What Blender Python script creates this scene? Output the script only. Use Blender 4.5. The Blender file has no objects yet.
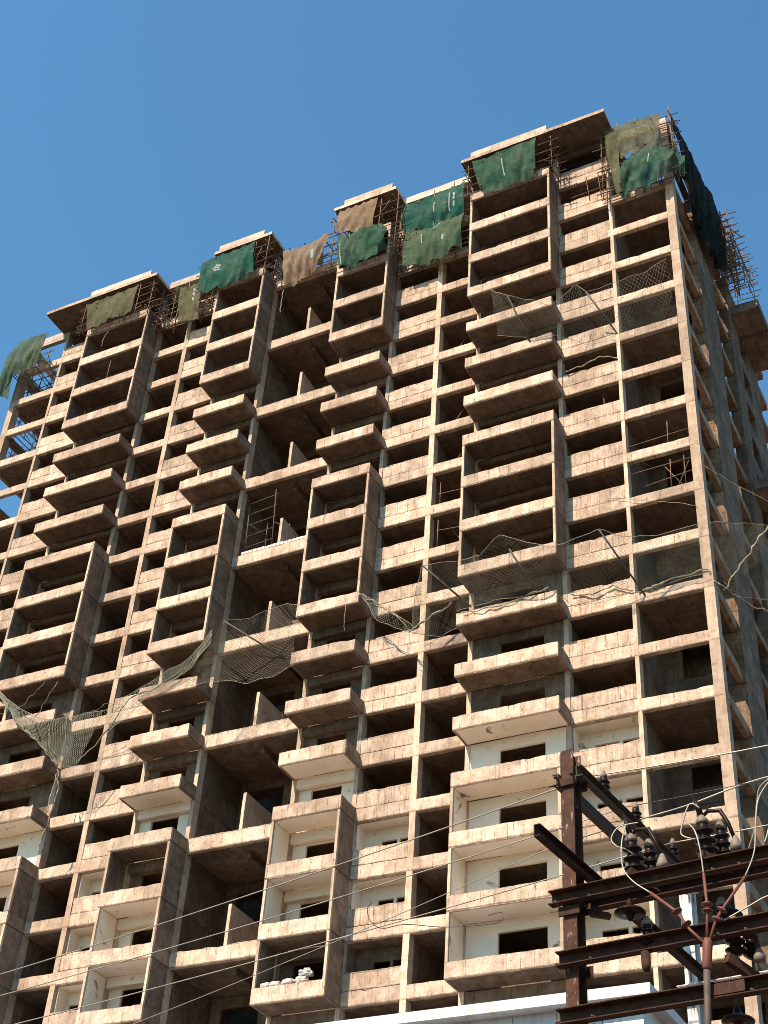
import bpy, math, random
from mathutils import Vector, noise
R_ = math.radians
random.seed(7)
S = bpy.context.scene
COL = S.collection

# ------------------------------------------------------------------ camera
G0 = 70.25                                  # height of the reference floor above the ground
cam = bpy.data.cameras.new('camera'); cam_o = bpy.data.objects.new('camera', cam); COL.objects.link(cam_o)
cam.sensor_fit = 'VERTICAL'; cam.sensor_height = 36.0; cam.lens = 1459.66/1024*36
cam.clip_start = 0.1; cam.clip_end = 6000
yaw, pitch, roll = R_(-29.422), R_(39.142), R_(4.392)
fw = Vector((math.sin(yaw)*math.cos(pitch), math.cos(yaw)*math.cos(pitch), math.sin(pitch)))
rt = Vector((math.cos(yaw), -math.sin(yaw), 0)); up = rt.cross(fw)
r2 = rt*math.cos(roll)+up*math.sin(roll); u2 = up*math.cos(roll)-rt*math.sin(roll)
from mathutils import Matrix
m3 = Matrix((r2, u2, -fw)).transposed()
cam_o.matrix_world = Matrix.Translation((13.624, -55.32, G0-68.55)) @ m3.to_4x4()
S.camera = cam_o

# ------------------------------------------------------------------ light
SUN_EL, SUN_AZ = R_(44), R_(15)             # azimuth measured from the facade's normal towards -X
sd = Vector((-math.sin(SUN_AZ)*math.cos(SUN_EL), -math.cos(SUN_AZ)*math.cos(SUN_EL), math.sin(SUN_EL)))
W = bpy.data.worlds.new('World'); S.world = W; W.use_nodes = True
wn = W.node_tree.nodes; wl = W.node_tree.links
bg = wn['Background']
sky = wn.new('ShaderNodeTexSky'); sky.sky_type = 'NISHITA'; sky.sun_disc = False
sky.sun_elevation = SUN_EL; sky.sun_rotation = math.atan2(sd.x, sd.y)
sky.altitude = 300; sky.air_density = 1.7; sky.dust_density = 1.0; sky.ozone_density = 3.5
tint = wn.new('ShaderNodeMix'); tint.data_type = 'RGBA'; tint.blend_type = 'MULTIPLY'; tint.inputs[0].default_value = 1
tint.inputs[7].default_value = (.74, 1.20, 1.38, 1); wl.new(sky.outputs['Color'], tint.inputs[6])
wl.new(tint.outputs[2], bg.inputs['Color']); bg.inputs['Strength'].default_value = 0.080
sl = bpy.data.lights.new('sun', 'SUN'); sl.energy = 5.0; sl.angle = R_(0.5); sl.color = (1.0, 0.81, 0.62)
so = bpy.data.objects.new('sun', sl); COL.objects.link(so); so.location = (0, 0, 150)
so.rotation_euler = sd.to_track_quat('Z', 'Y').to_euler()
S.cycles.filter_width = 0.9
S.view_settings.view_transform = 'Standard'; S.view_settings.look = 'None'
S.view_settings.exposure = 0.76; S.view_settings.gamma = 1.0; S.view_settings.use_curve_mapping = False

# ------------------------------------------------------------------ materials
def newmat(name):
    m = bpy.data.materials.new(name); m.use_nodes = True
    nt = m.node_tree; b = nt.nodes['Principled BSDF']
    return m, nt, b
def N(nt, t, **kw):
    n = nt.nodes.new(t)
    for k, v in kw.items(): setattr(n, k, v)
    return n
def math_(nt, op, a, b=None, c=None):
    n = N(nt, 'ShaderNodeMath', operation=op)
    for i, x in enumerate((a, b, c)):
        if x is None: continue
        if isinstance(x, (int, float)): n.inputs[i].default_value = x
        else: nt.links.new(x, n.inputs[i])
    return n.outputs[0]
def mixc(nt, fac, a, b, mode='MIX'):
    n = N(nt, 'ShaderNodeMix', data_type='RGBA', blend_type=mode)
    for i, x in ((0, fac), (6, a), (7, b)):
        if isinstance(x, (int, float)): n.inputs[i].default_value = x
        elif isinstance(x, tuple): n.inputs[i].default_value = (*x, 1)
        else: nt.links.new(x, n.inputs[i])
    return n.outputs[2]
def ramp(nt, x, lo, hi):
    n = N(nt, 'ShaderNodeMapRange'); n.clamp = True
    nt.links.new(x, n.inputs[0]); n.inputs[1].default_value = lo; n.inputs[2].default_value = hi
    return n.outputs[0]
def noise_(nt, vec, scale, detail=4, rough=.6, dist=0):
    n = N(nt, 'ShaderNodeTexNoise'); n.inputs['Scale'].default_value = scale
    n.inputs['Detail'].default_value = detail; n.inputs['Roughness'].default_value = rough
    n.inputs['Distortion'].default_value = dist
    nt.links.new(vec, n.inputs['Vector']); return n.outputs['Fac']
def comb(nt, x, y, z=0.0):
    n = N(nt, 'ShaderNodeCombineXYZ')
    for i, q in enumerate((x, y, z)):
        if isinstance(q, (int, float)): n.inputs[i].default_value = q
        else: nt.links.new(q, n.inputs[i])
    return n.outputs[0]

def concrete(name, ca, cb, stain, pw=.62, ph=.75, joint=.55, holes=.7, streak=.6, crack=.5, rough=.9):
    """board-marked raw concrete: pour joints, tie holes, blotches, run-off streaks"""
    m, nt, bs = newmat(name)
    geo = N(nt, 'ShaderNodeNewGeometry'); pos = geo.outputs['Position']
    sp = N(nt, 'ShaderNodeSeparateXYZ'); nt.links.new(pos, sp.inputs[0])
    sn = N(nt, 'ShaderNodeSeparateXYZ'); nt.links.new(geo.outputs['True Normal'], sn.inputs[0])
    ax, ay, az = (math_(nt, 'ABSOLUTE', sn.outputs[i]) for i in range(3))
    useY = math_(nt, 'GREATER_THAN', ax, math_(nt, 'MAXIMUM', ay, az))
    hor = math_(nt, 'GREATER_THAN', az, .7)
    u = mixf(nt, useY, sp.outputs[0], sp.outputs[1])
    zz = math_(nt, 'SUBTRACT', sp.outputs[2], G0 % ph)
    v = mixf(nt, hor, zz, sp.outputs[1])
    uv = comb(nt, u, v)
    br = N(nt, 'ShaderNodeTexBrick'); br.offset = 0.0
    nt.links.new(uv, br.inputs['Vector'])
    br.inputs['Scale'].default_value = 1; br.inputs['Brick Width'].default_value = pw
    br.inputs['Row Height'].default_value = ph; br.inputs['Mortar Size'].default_value = .015
    br.inputs['Mortar Smooth'].default_value = .3
    br.inputs['Color1'].default_value = (.80, .80, .80, 1); br.inputs['Color2'].default_value = (1.12, 1.12, 1.12, 1)
    br.inputs['Mortar'].default_value = (1, 1, 1, 1); br.inputs['Bias'].default_value = .1
    big = noise_(nt, pos, .45, 3, .5); mid = noise_(nt, pos, 2.2, 8, .65, .4); fine = noise_(nt, pos, 16, 5, .7)
    base = mixc(nt, ramp(nt, mid, .38, .62), ca, cb)
    base = mixc(nt, .9, base, br.outputs['Color'], 'MULTIPLY')
    base = mixc(nt, math_(nt, 'MULTIPLY', ramp(nt, big, .48, .70), .55), base, stain)
    sv = comb(nt, math_(nt, 'MULTIPLY', u, 6.5), math_(nt, 'MULTIPLY', v, .8), 3.7)
    st = noise_(nt, sv, 1.0, 6, .7)
    base = mixc(nt, math_(nt, 'MULTIPLY', ramp(nt, st, .56, .74), streak), base, tuple(c*.45 for c in stain))
    oi = N(nt, 'ShaderNodeObjectInfo')
    base = mixc(nt, 1.0, base, mixc(nt, oi.outputs['Random'], (.80, .78, .77), (1.13, 1.12, 1.10)), 'MULTIPLY')
    zf = math_(nt, 'MULTIPLY', math_(nt, 'FRACT', math_(nt, 'ADD', math_(nt, 'DIVIDE', math_(nt, 'SUBTRACT', sp.outputs[2], G0), 3.0), 40.0)), 3.0)
    vert = math_(nt, 'LESS_THAN', az, .5)
    dn = noise_(nt, comb(nt, math_(nt, 'MULTIPLY', u, 11.0), math_(nt, 'MULTIPLY', v, .5), 9.1), 1.0, 5, .7)
    reach = math_(nt, 'ADD', .25, math_(nt, 'MULTIPLY', noise_(nt, pos, .9, 2, .5), .9))
    dm = math_(nt, 'MULTIPLY', ramp(nt, dn, .50, .66), math_(nt, 'MULTIPLY', vert, math_(nt, 'GREATER_THAN', zf, reach)))
    base = mixc(nt, math_(nt, 'MULTIPLY', dm, .55*streak), base, tuple(c*.55 for c in stain))
    en = noise_(nt, pos, 5.5, 5, .7)
    em = math_(nt, 'MULTIPLY', math_(nt, 'LESS_THAN', math_(nt, 'ADD', zf, math_(nt, 'MULTIPLY', en, -.16)), -.01), vert)
    base = mixc(nt, math_(nt, 'MULTIPLY', em, .7*streak), base, tuple(c*.35 for c in stain))
    ru = noise_(nt, comb(nt, math_(nt, 'MULTIPLY', u, 1.9), math_(nt, 'MULTIPLY', v, 1.1), 2.2), 1.0, 6, .65)
    base = mixc(nt, math_(nt, 'MULTIPLY', ramp(nt, ru, .56, .70), .45), base, mixc(nt, 1.0, ca, (1.10, .80, .58), 'MULTIPLY'))
    dirt = noise_(nt, pos, 3.6, 9, .75, .8)
    base = mixc(nt, math_(nt, 'MULTIPLY', ramp(nt, dirt, .63, .74), .6*streak), base, tuple(c*.30 for c in stain))
    brk = ramp(nt, noise_(nt, pos, 2.6, 4, .7), .44, .60)
    jf = math_(nt, 'MULTIPLY', math_(nt, 'MULTIPLY', br.outputs['Fac'], brk), joint)
    base = mixc(nt, jf, base, tuple(c*.12 for c in stain))
    vo = N(nt, 'ShaderNodeTexVoronoi', voronoi_dimensions='2D', feature='F1'); vo.inputs['Randomness'].default_value = .35
    vo.inputs['Scale'].default_value = 1
    nt.links.new(comb(nt, math_(nt, 'MULTIPLY', u, 1/pw), math_(nt, 'MULTIPLY', v, 2/ph)), vo.inputs['Vector'])
    hole = math_(nt, 'MULTIPLY', math_(nt, 'LESS_THAN', vo.outputs['Distance'], .05), holes)
    base = mixc(nt, hole, base, tuple(c*.18 for c in stain))
    base = mixc(nt, .25, base, mixc(nt, fine, (.55, .55, .55), (1.4, 1.4, 1.4)), 'MULTIPLY')
    nt.links.new(base, bs.inputs['Base Color']); bs.inputs['Roughness'].default_value = rough
    bs.inputs['Specular IOR Level'].default_value = .2
    bp = N(nt, 'ShaderNodeBump'); bp.inputs['Strength'].default_value = .5; bp.inputs['Distance'].default_value = .03
    nt.links.new(math_(nt, 'SUBTRACT', math_(nt, 'ADD', math_(nt, 'MULTIPLY', fine, .5), mid), math_(nt, 'MULTIPLY', br.outputs['Fac'], .6)), bp.inputs['Height'])
    nt.links.new(bp.outputs[0], bs.inputs['Normal'])
    return m
def mixf(nt, fac, a, b):
    n = N(nt, 'ShaderNodeMix', data_type='FLOAT')
    nt.links.new(fac, n.inputs[0]); nt.links.new(a, n.inputs[2]); nt.links.new(b, n.inputs[3])
    return n.outputs[0]
def simple(name, ca, cb, scale=6, rough=.7, metal=0, streak=None, bump=.2):
    m, nt, bs = newmat(name)
    tc = N(nt, 'ShaderNodeNewGeometry'); pos = tc.outputs['Position']
    n = noise_(nt, pos, scale, 8, .7, .3)
    c = mixc(nt, ramp(nt, n, .35, .68), ca, cb)
    if streak:
        mp = N(nt, 'ShaderNodeMapping'); mp.inputs['Scale'].default_value = (1, 1, .12); nt.links.new(pos, mp.inputs[0])
        c = mixc(nt, ramp(nt, noise_(nt, mp.outputs[0], scale*3, 5, .7), .52, .62), c, streak)
    nt.links.new(c, bs.inputs['Base Color']); bs.inputs['Roughness'].default_value = rough
    bs.inputs['Metallic'].default_value = metal
    bs.inputs['Specular IOR Level'].default_value = .25
    if bump:
        bp = N(nt, 'ShaderNodeBump'); bp.inputs['Strength'].default_value = bump; bp.inputs['Distance'].default_value = .01
        nt.links.new(n, bp.inputs['Height']); nt.links.new(bp.outputs[0], bs.inputs['Normal'])
    return m
def cloth(name, ca, cb, see=.07, weave=9, dust=.35):
    m, nt, bs = newmat(name)
    geo = N(nt, 'ShaderNodeNewGeometry'); pos = geo.outputs['Position']
    n = noise_(nt, pos, 1.3, 6, .65, .4); f = noise_(nt, pos, 14, 3, .6)
    c = mixc(nt, ramp(nt, n, .35, .68), ca, cb)
    dn = noise_(nt, pos, .8, 5, .6, .8)
    c = mixc(nt, math_(nt, 'MULTIPLY', ramp(nt, dn, .42, .72), dust), c, (.22, .21, .16))
    c = mixc(nt, .4, c, mixc(nt, f, (.6, .6, .6), (1.35, 1.35, 1.35)), 'MULTIPLY')
    nt.links.new(c, bs.inputs['Base Color']); bs.inputs['Roughness'].default_value = .75
    bs.inputs['Specular IOR Level'].default_value = .03
    tl = N(nt, 'ShaderNodeBsdfTranslucent'); nt.links.new(c, tl.inputs[0])
    tr = N(nt, 'ShaderNodeBsdfTransparent')
    a = N(nt, 'ShaderNodeMixShader'); a.inputs[0].default_value = .3
    nt.links.new(bs.outputs[0], a.inputs[1]); nt.links.new(tl.outputs[0], a.inputs[2])
    b = N(nt, 'ShaderNodeMixShader')
    nt.links.new(math_(nt, 'MULTIPLY', ramp(nt, noise_(nt, pos, 2.3, 4, .6), .3, .75), see*2), b.inputs[0])
    nt.links.new(a.outputs[0], b.inputs[1]); nt.links.new(tr.outputs[0], b.inputs[2])
    nt.links.new(b.outputs[0], nt.nodes['Material Output'].inputs['Surface'])
    return m

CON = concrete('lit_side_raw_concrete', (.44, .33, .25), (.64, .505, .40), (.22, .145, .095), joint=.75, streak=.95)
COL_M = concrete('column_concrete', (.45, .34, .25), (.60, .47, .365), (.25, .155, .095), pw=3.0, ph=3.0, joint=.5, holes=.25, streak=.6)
RAW = concrete('raw_interior_concrete', (.130, .092, .066), (.215, .160, .118), (.055, .038, .027), pw=1.22, ph=2.44, joint=.5, holes=.35, streak=.8)  # darker than the facade concrete: shade of rooms and soffits is in the colour
SHADED = concrete('stained_shaded_side_concrete', (.185, .134, .099), (.30, .225, .17), (.065, .046, .034), pw=1.5, ph=3.0, joint=.6, holes=.35, streak=.95)  # stained, and darkened further to paint the shade of the side faces
SIDE = concrete('gable_beam_concrete', (.27, .165, .098), (.42, .28, .175), (.085, .052, .03), pw=1.25, ph=1.5, joint=.8, holes=.4, streak=.8)  # facade concrete darkened, the sunless gable's shade put into the colour
SIDEW = concrete('gable_wall_concrete', (.145, .094, .060), (.255, .175, .118), (.045, .029, .019), pw=1.25, ph=1.5, joint=1.0, holes=.4, streak=.9)  # darker again than the gable beams, painted shade
WHITE = simple('white_plaster', (.76, .66, .54), (.85, .76, .65), .9, .9, 0, None, .15)
def soot(m, scale, lo, hi, col):             # seepage and soot blots
    nt = m.node_tree; bs = nt.nodes['Principled BSDF']; old = bs.inputs['Base Color'].links[0].from_socket
    pos = N(nt, 'ShaderNodeNewGeometry').outputs['Position']
    nt.links.new(mixc(nt, ramp(nt, noise_(nt, pos, scale, 7, .6, .6), lo, hi), old, col), bs.inputs['Base Color'])
soot(WHITE, .8, .64, .70, (.20, .15, .11)); soot(WHITE, 2.6, .62, .74, (.50, .42, .33))
ROOFC = concrete('pale_roof_edge_concrete', (.48, .40, .33), (.60, .52, .44), (.30, .22, .16), joint=.2, holes=.1, streak=.4)
RUST = simple('rusty_steel', (.030, .014, .009), (.095, .038, .022), 9, .8, 0, None, .4)
_nt = RUST.node_tree; _bs = _nt.nodes['Principled BSDF']; _old = _bs.inputs['Base Color'].links[0].from_socket
_mp = N(_nt, 'ShaderNodeMapping'); _mp.inputs['Scale'].default_value = (1, 1, .3); _nt.links.new(N(_nt, 'ShaderNodeNewGeometry').outputs['Position'], _mp.inputs[0])
_nt.links.new(mixc(_nt, ramp(_nt, noise_(_nt, _mp.outputs[0], 22, 4, .6), .60, .66), _old, (.26, .19, .15)), _bs.inputs['Base Color'])   # flakes of old paint
RUSTD = simple('dark_rusty_steel', (.022, .011, .008), (.078, .034, .021), 12, .85, 0, None, .4)
GREYST = simple('grey_galvanised_steel', (.065, .050, .038), (.12, .094, .072), 9, .75, 0, None, .2)
PALE = simple('flaking_white_paint', (.50, .49, .50), (.66, .64, .62), 8, .7, 0, (.16, .10, .08), .3)
POR = simple('brown_glazed_porcelain', (.010, .005, .003), (.022, .011, .007), 5, .38, 0, None, 0); POR.node_tree.nodes['Principled BSDF'].inputs['Specular IOR Level'].default_value = .12
PORG = simple('grey_porcelain', (.13, .10, .075), (.22, .18, .14), 5, .6, 0, None, 0)
REDC = simple('red_heat_shrink', (.11, .038, .027), (.18, .066, .046), 9, .55, 0, None, .2)
CABLE = simple('grey_cable_jacket', (.06, .045, .035), (.11, .085, .068), 7, .6, 0, None, .2)
WIRE = simple('aluminium_wire', (.26, .23, .19), (.42, .38, .32), 5, .45, .3, None, 0)
WIRED = simple('dark_wire', (.05, .04, .035), (.11, .09, .08), 5, .6, 0, None, 0)
POLE = simple('scaffold_pole', (.09, .052, .034), (.24, .15, .095), 4, .7, .1, None, .2)
ROPE = simple('pale_rope', (.24, .20, .14), (.40, .34, .25), 6, .9, 0, None, 0)
NETM = simple('safety_net_twine', (.12, .11, .08), (.22, .20, .15), 6, .9, 0, None, 0)
NETG = simple('grey_green_net_twine', (.13, .135, .10), (.25, .25, .19), 6, .9, 0, None, 0)
TEAL = cloth('teal_net_cloth', (.010, .070, .055), (.026, .130, .098))
GREEN = cloth('green_net_cloth', (.018, .062, .040), (.048, .125, .080))
LGREEN = cloth('faded_green_net_cloth', (.045, .085, .050), (.095, .145, .090))
OLIVE = cloth('olive_net_cloth', (.085, .085, .045), (.155, .148, .09), .09)
BROWN = cloth('brown_net_cloth', (.20, .13, .080), (.33, .235, .16), .04)
DARKN = cloth('dark_net_cloth', (.010, .012, .008), (.030, .029, .020), .02, 9, .0)
MARK = simple('white_print', (.16, .22, .20), (.34, .40, .37), 8, .8, 0, None, 0)
SACK = simple('white_sack', (.42, .39, .35), (.66, .63, .58), 6, .85, 0, None, .5)
CLAD = simple('white_cladding', (.48, .50, .53), (.57, .59, .61), .6, .6, 0, (.42, .43, .44), .05)
SOIL = simple('dusty_ground', (.09, .07, .055), (.15, .12, .095), .3, .95, 0, None, .2)

# ------------------------------------------------------------------ mesh helpers
class MB:
    def __init__(s): s.v = []; s.f = []; s.mi = []; s.smooth = []
    def add(s, vs, fs, mi=0, sm=False):
        o = len(s.v); s.v += [tuple(p) for p in vs]
        for f in fs: s.f.append(tuple(i+o for i in f)); s.mi.append(mi); s.smooth.append(sm)
    def box(s, x0, x1, y0, y1, z0, z1, res=0.0, jit=0.0, top=0.0, mi=0):
        """closed box; res subdivides it, jit roughens it, top chips the upper front edge"""
        if x0 > x1: x0, x1 = x1, x0
        def cuts(a, b): return max(1, min(60, int(round(abs(b-a)/res)))) if res else 1
        nx, ny, nz = cuts(x0, x1), cuts(y0, y1), cuts(z0, z1)
        idx = {}; vs = []; fs = []
        def V(i, j, k):
            if (i, j, k) not in idx:
                p = Vector((x0+(x1-x0)*i/nx, y0+(y1-y0)*j/ny, z0+(z1-z0)*k/nz))
                if jit: p += noise.noise_vector(p*1.1)*jit + noise.noise_vector(p*4.3+Vector((7, 3, 1)))*jit*.7
                if top and k == nz: p.z += (noise.noise(p*2.7)-.15)*top - max(0, noise.noise(p*1.6+Vector((5, 5, 5)))-.30)*top*9
                idx[(i, j, k)] = len(vs); vs.append(p)
            return idx[(i, j, k)]
        for i in range(nx):
            for j in range(ny):
                fs.append((V(i, j, 0), V(i, j+1, 0), V(i+1, j+1, 0), V(i+1, j, 0)))
                fs.append((V(i, j, nz), V(i+1, j, nz), V(i+1, j+1, nz), V(i, j+1, nz)))
            for k in range(nz):
                fs.append((V(i, 0, k), V(i+1, 0, k), V(i+1, 0, k+1), V(i, 0, k+1)))
                fs.append((V(i, ny, k), V(i, ny, k+1), V(i+1, ny, k+1), V(i+1, ny, k)))
        for j in range(ny):
            for k in range(nz):
                fs.append((V(0, j, k), V(0, j, k+1), V(0, j+1, k+1), V(0, j+1, k)))
                fs.append((V(nx, j, k), V(nx, j+1, k), V(nx, j+1, k+1), V(nx, j, k+1)))
        s.add(vs, fs, mi)
    def tube(s, pts, r, n=6, mi=0, cap=True):
        pts = [Vector(p) for p in pts]; rs = r if isinstance(r, (list, tuple)) else [r]*len(pts)
        vs = []; fs = []
        t0 = (pts[1]-pts[0]).normalized()
        a = t0.orthogonal().normalized()
        for i, p in enumerate(pts):
            t = (pts[min(i+1, len(pts)-1)]-pts[max(i-1, 0)])
            t = t.normalized() if t.length > 1e-9 else t0
            a = (a-t*a.dot(t)); a = a.normalized() if a.length > 1e-6 else t.orthogonal().normalized()
            b = t.cross(a)
            for k in range(n):
                q = 2*math.pi*k/n; vs.append(p+(a*math.cos(q)+b*math.sin(q))*rs[i])
        for i in range(len(pts)-1):
            for k in range(n):
                fs.append((i*n+k, i*n+(k+1) % n, (i+1)*n+(k+1) % n, (i+1)*n+k))
        if cap: fs.append(tuple(range(n-1, -1, -1))); fs.append(tuple((len(pts)-1)*n+k for k in range(n)))
        s.add(vs, fs, mi, n > 4)
    def lathe(s, base, axis, prof, n=20, mi=0):
        base = Vector(base); ax = Vector(axis).normalized(); a = ax.orthogonal().normalized(); b = ax.cross(a)
        vs = []; fs = []
        for (h, r) in prof:
            for k in range(n):
                q = 2*math.pi*k/n; vs.append(base+ax*h+(a*math.cos(q)+b*math.sin(q))*r)
        for i in range(len(prof)-1):
            for k in range(n): fs.append((i*n+k, i*n+(k+1) % n, (i+1)*n+(k+1) % n, (i+1)*n+k))
        fs.append(tuple(range(n-1, -1, -1))); fs.append(tuple((len(prof)-1)*n+k for k in range(n)))
        s.add(vs, fs, mi, True)
    def beam(s, p, q, sec, upv=(0, 0, 1)):
        """sweep a closed 2-D section (list of (side, up)) from p to q"""
        p = Vector(p); q = Vector(q); t = (q-p).normalized(); u = Vector(upv); sd_ = t.cross(u).normalized(); u = sd_.cross(t)
        n = len(sec); vs = [c+sd_*a+u*b for c in (p, q) for a, b in sec]
        fs = [(i, (i+1) % n, n+(i+1) % n, n+i) for i in range(n)]
        fs.append(tuple(range(n-1, -1, -1))); fs.append(tuple(range(n, 2*n)))
        s.add(vs, fs)
    def build(s, name, mat, parent=None):
        me = bpy.data.meshes.new(name); off = Vector((0, 0, 0))
        p = parent
        while p is not None: off += p.location; p = p.parent
        me.from_pydata([tuple(Vector(v)-off) for v in s.v], [], s.f)
        for m in (mat if isinstance(mat, list) else [mat]): me.materials.append(m)
        for i, pl in enumerate(me.polygons): pl.material_index = s.mi[i]; pl.use_smooth = s.smooth[i]
        me.update()
        o = bpy.data.objects.new(name, me); COL.objects.link(o)
        if parent: o.parent = parent
        return o
def thing(name, label, cat, loc, group=None):
    o = bpy.data.objects.new(name, None); COL.objects.link(o); o.location = loc; o.empty_display_size = .3
    return tag(o, label, cat, group)
def tag(o, label, cat, group=None, kind=None):
    if label: o['label'] = label
    if cat: o['category'] = cat
    if group: o['group'] = group
    if kind: o['kind'] = kind
    return o
def BOX(name, mat, par, *a, **k):
    b = MB(); b.box(*a, **k); return b.build(name, mat, par)

# ------------------------------------------------------------------ ground
g = MB(); g.add([(-3000, -3000, 0), (3000, -3000, 0), (3000, 3000, 0), (-3000, 3000, 0)], [(0, 1, 2, 3)])
tag(g.build('ground', SOIL), None, None, None, 'structure')

# ------------------------------------------------------------------ the tower
CX = -24.55
T = thing('apartment_tower', 'unfinished concrete apartment tower of stacked open balconies, filling most of the view', 'building', (CX, 0, 0))
def zk(k): return G0-3*k
KT, KB = -2, 17                              # floors built in detail
def mx(x0, x1, side):                        # mirrored pair of x limits
    return (x0, x1) if side > 0 else (2*CX-x1, 2*CX-x0)
JIT = dict(res=.35, jit=.012)
BXK = {-2: 'boxtop', 5: 'boxtop', 12: 'boxtop', -1: 'box', 0: 'box', 6: 'box', 7: 'box', 13: 'box', 14: 'box'}
KX, HX = (-12.15, -6.80), (-21.63, -17.88)
def balcony(x0, x1, k, white):
    z = zk(k)+random.uniform(-.02, .02); b = MB(); jt = dict(res=.22, jit=.012, top=.022)
    b.box(x0, x1, -1.5, -1.38, z, z+.75, **jt)                     # front upstand
    b.box(x0, x0+.12, -1.38, -.005, z, z+.75, mi=2, **jt); b.box(x1-.12, x1, -1.38, -.005, z, z+.75, mi=2, **jt)  # end upstands in the concrete with painted shade
    b.box(x0+.12, x1-.12, -1.38, -.005, z+.015, z+.16, res=.6, jit=.006, mi=1)   # floor, seen from below as a soffit
    o = b.build('balcony', [CON, WHITE if white else RAW, SHADED], T)
    if BXK.get(k) in ('box', 'boxtop'):                            # closed bay: side walls run down to the next balcony
        zb = zk(k+1)+.75+.004
        for xa, xb in ((x0+.004, x0+.14), (x1-.14, x1-.004)):
            s = MB(); s.box(xa, xb, -1.488, -1.36, zb, z-.004, res=.5, jit=.008); s.build('lit_wall_edge', COL_M, o)  # front strip split from the side wall to stay pale where sun falls
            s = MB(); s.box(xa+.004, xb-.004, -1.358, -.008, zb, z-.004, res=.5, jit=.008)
            s.build('side_wall', SHADED, o)
            if white:
                xi = (xb, xb+.02) if xa < (x0+x1)/2 else (xa-.02, xa)
                s = MB(); s.box(*xi, -1.36, -.01, zb, z-.01); s.build('plaster_lining', WHITE, o)
    return o
def wall_with_opening(b, x0, x1, y0, y1, z0, z1, ox0, ox1, oz0, oz1, **k):
    b.box(x0, ox0, y0, y1, z0, z1, **k); b.box(ox1, x1, y0, y1, z0, z1, **k)
    if oz1 < z1: b.box(ox0, ox1, y0, y1, oz1, z1, **k)
    if oz0 > z0: b.box(ox0, ox1, y0, y1, z0, oz0, **k)

for side in (1, -1):
    for k in range(KT, KB+1):
        z = zk(k); zn = zk(k+1)
        wK, wH, wL, wI = 11 <= k <= 14, 11 <= k <= 14, 11 <= k <= 14, 12 <= k <= 14
        if side < 0 and k == 12: wH = False
        if k == 14 and side > 0: wH = False
        # fascia beams of the end bay and the narrow open bay
        x0, x1 = mx(-3.35, 0, side)
        BOX('edge_beam', CON, T, x0, x1, 0, .25, z, z+(.62+.06*noise.noise(Vector((k*1.7, 3, side)))), res=.28, jit=.014, top=.022)
        x0, x1 = mx(-14.63, -12.15, side)
        BOX('edge_beam', CON, T, x0, x1, 0, .25, z, z+.66, res=.28, jit=.014, top=.022)
        # parapets of the L and I bays: beam below, infill panel above with a cold joint
        for (a, c) in ((-6.80, -3.55), (-17.88, -14.95)):
            x0, x1 = mx(a, c, side); p = MB()
            p.box(x0, x1, 0, .22, z, z+.70, res=.28, jit=.014, top=.02)
            p.box(x0+.02, x1-.02, .035, .2, z+.69, z+.75); p.box(x0+.05*random.random(), x1, .025*random.random()-.005, .2, z+.735, z+1.58+random.uniform(-.04, .04), res=.25, jit=.014, top=.025)
            p.build('parapet', CON, T)
        # balconies
        x0, x1 = mx(*KX, side)
        if k <= 15: balcony(x0, x1, k, wK)
        x0, x1 = mx(*HX, side)
        if k <= 15: balcony(x0, x1, k, wH and k < 15)
        # walls behind the wide balconies, with a door opening
        x0, x1 = mx(-11.9, -7.05, side)
        if k >= 8:
            b = MB(); ox0, ox1 = (-10.38, -8.08) if side > 0 else (2*CX+8.08+.0, 2*CX+10.38)
            wall_with_opening(b, x0, x1, .03, .2, zn+.2, z-.005, ox0, ox1, zn+.2, z-.56, res=.6, jit=.006)
            b.build('infill_wall', WHITE if wK else RAW, T)
        else:
            BOX('lintel', RAW, T, x0, x1, .05, .25, z-.32, z-.005, res=.5, jit=.01)
        # walls behind the narrow balconies: a deep lintel, then a wall with a door
        x0, x1 = mx(-21.4, -18.1, side)
        BOX('lintel', WHITE if wH else RAW, T, x0, x1, .02, .3, z-.50, z-.005, res=.4, jit=.01)
        if k >= 8:
            b = MB(); o0 = x0+.72; wall_with_opening(b, x0, x1, .34, .5, zn+.2, z-.005, o0, o0+1.72, zn+.2, z-.56, res=.6, jit=.006)
            b.build('infill_wall', WHITE if wH else RAW, T)
        # white walls with two little windows set back in the L and I bays of the plastered floors
        for (a, c, wt, wa, wb) in ((-6.78, -3.57, wL, (.75, 1.93), (2.09, 3.05)), (-17.86, -14.97, wI, (.95, 1.78), (1.92, 2.72))):
            if wt:
                x0, x1 = mx(a, c, side)
                if k == 14 and side > 0 and a < -10: mt = RAW
                else: mt = WHITE
                b = MB(); q = dict(res=.7, jit=.004)
                f = (lambda t: x0+t) if side > 0 else (lambda t: x1-t)
                e = sorted([x0, x1]+[f(t) for t in wa+wb])
                b.box(e[0], e[5], 1.05, 1.2, z-.66, z-.005, **q)
                b.box(e[0], e[5], 1.05, 1.2, zn+.2, z-1.6, **q)
                for i in (0, 2, 4): b.box(e[i], e[i+1], 1.05, 1.2, z-1.6, z-.66, **q)
                b.box(e[0]+.001, e[0]+.06, .24, 1.05, zn+1.6, z-.006); b.box(e[5]-.06, e[5]-.001, .24, 1.05, zn+1.6, z-.006)
                b.box(e[0]+.06, e[5]-.06, .24, 1.05, z-.02, z-.004)
                b.build('infill_wall', mt, T)
        # gable beams of the corner room, and its upstand
        x0, x1 = mx(.18, .46, side)
        BOX('gable_beam', SIDE, T, x0, x1, .62, 3.98, z-.0, z+.62, res=.4, jit=.012)
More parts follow.
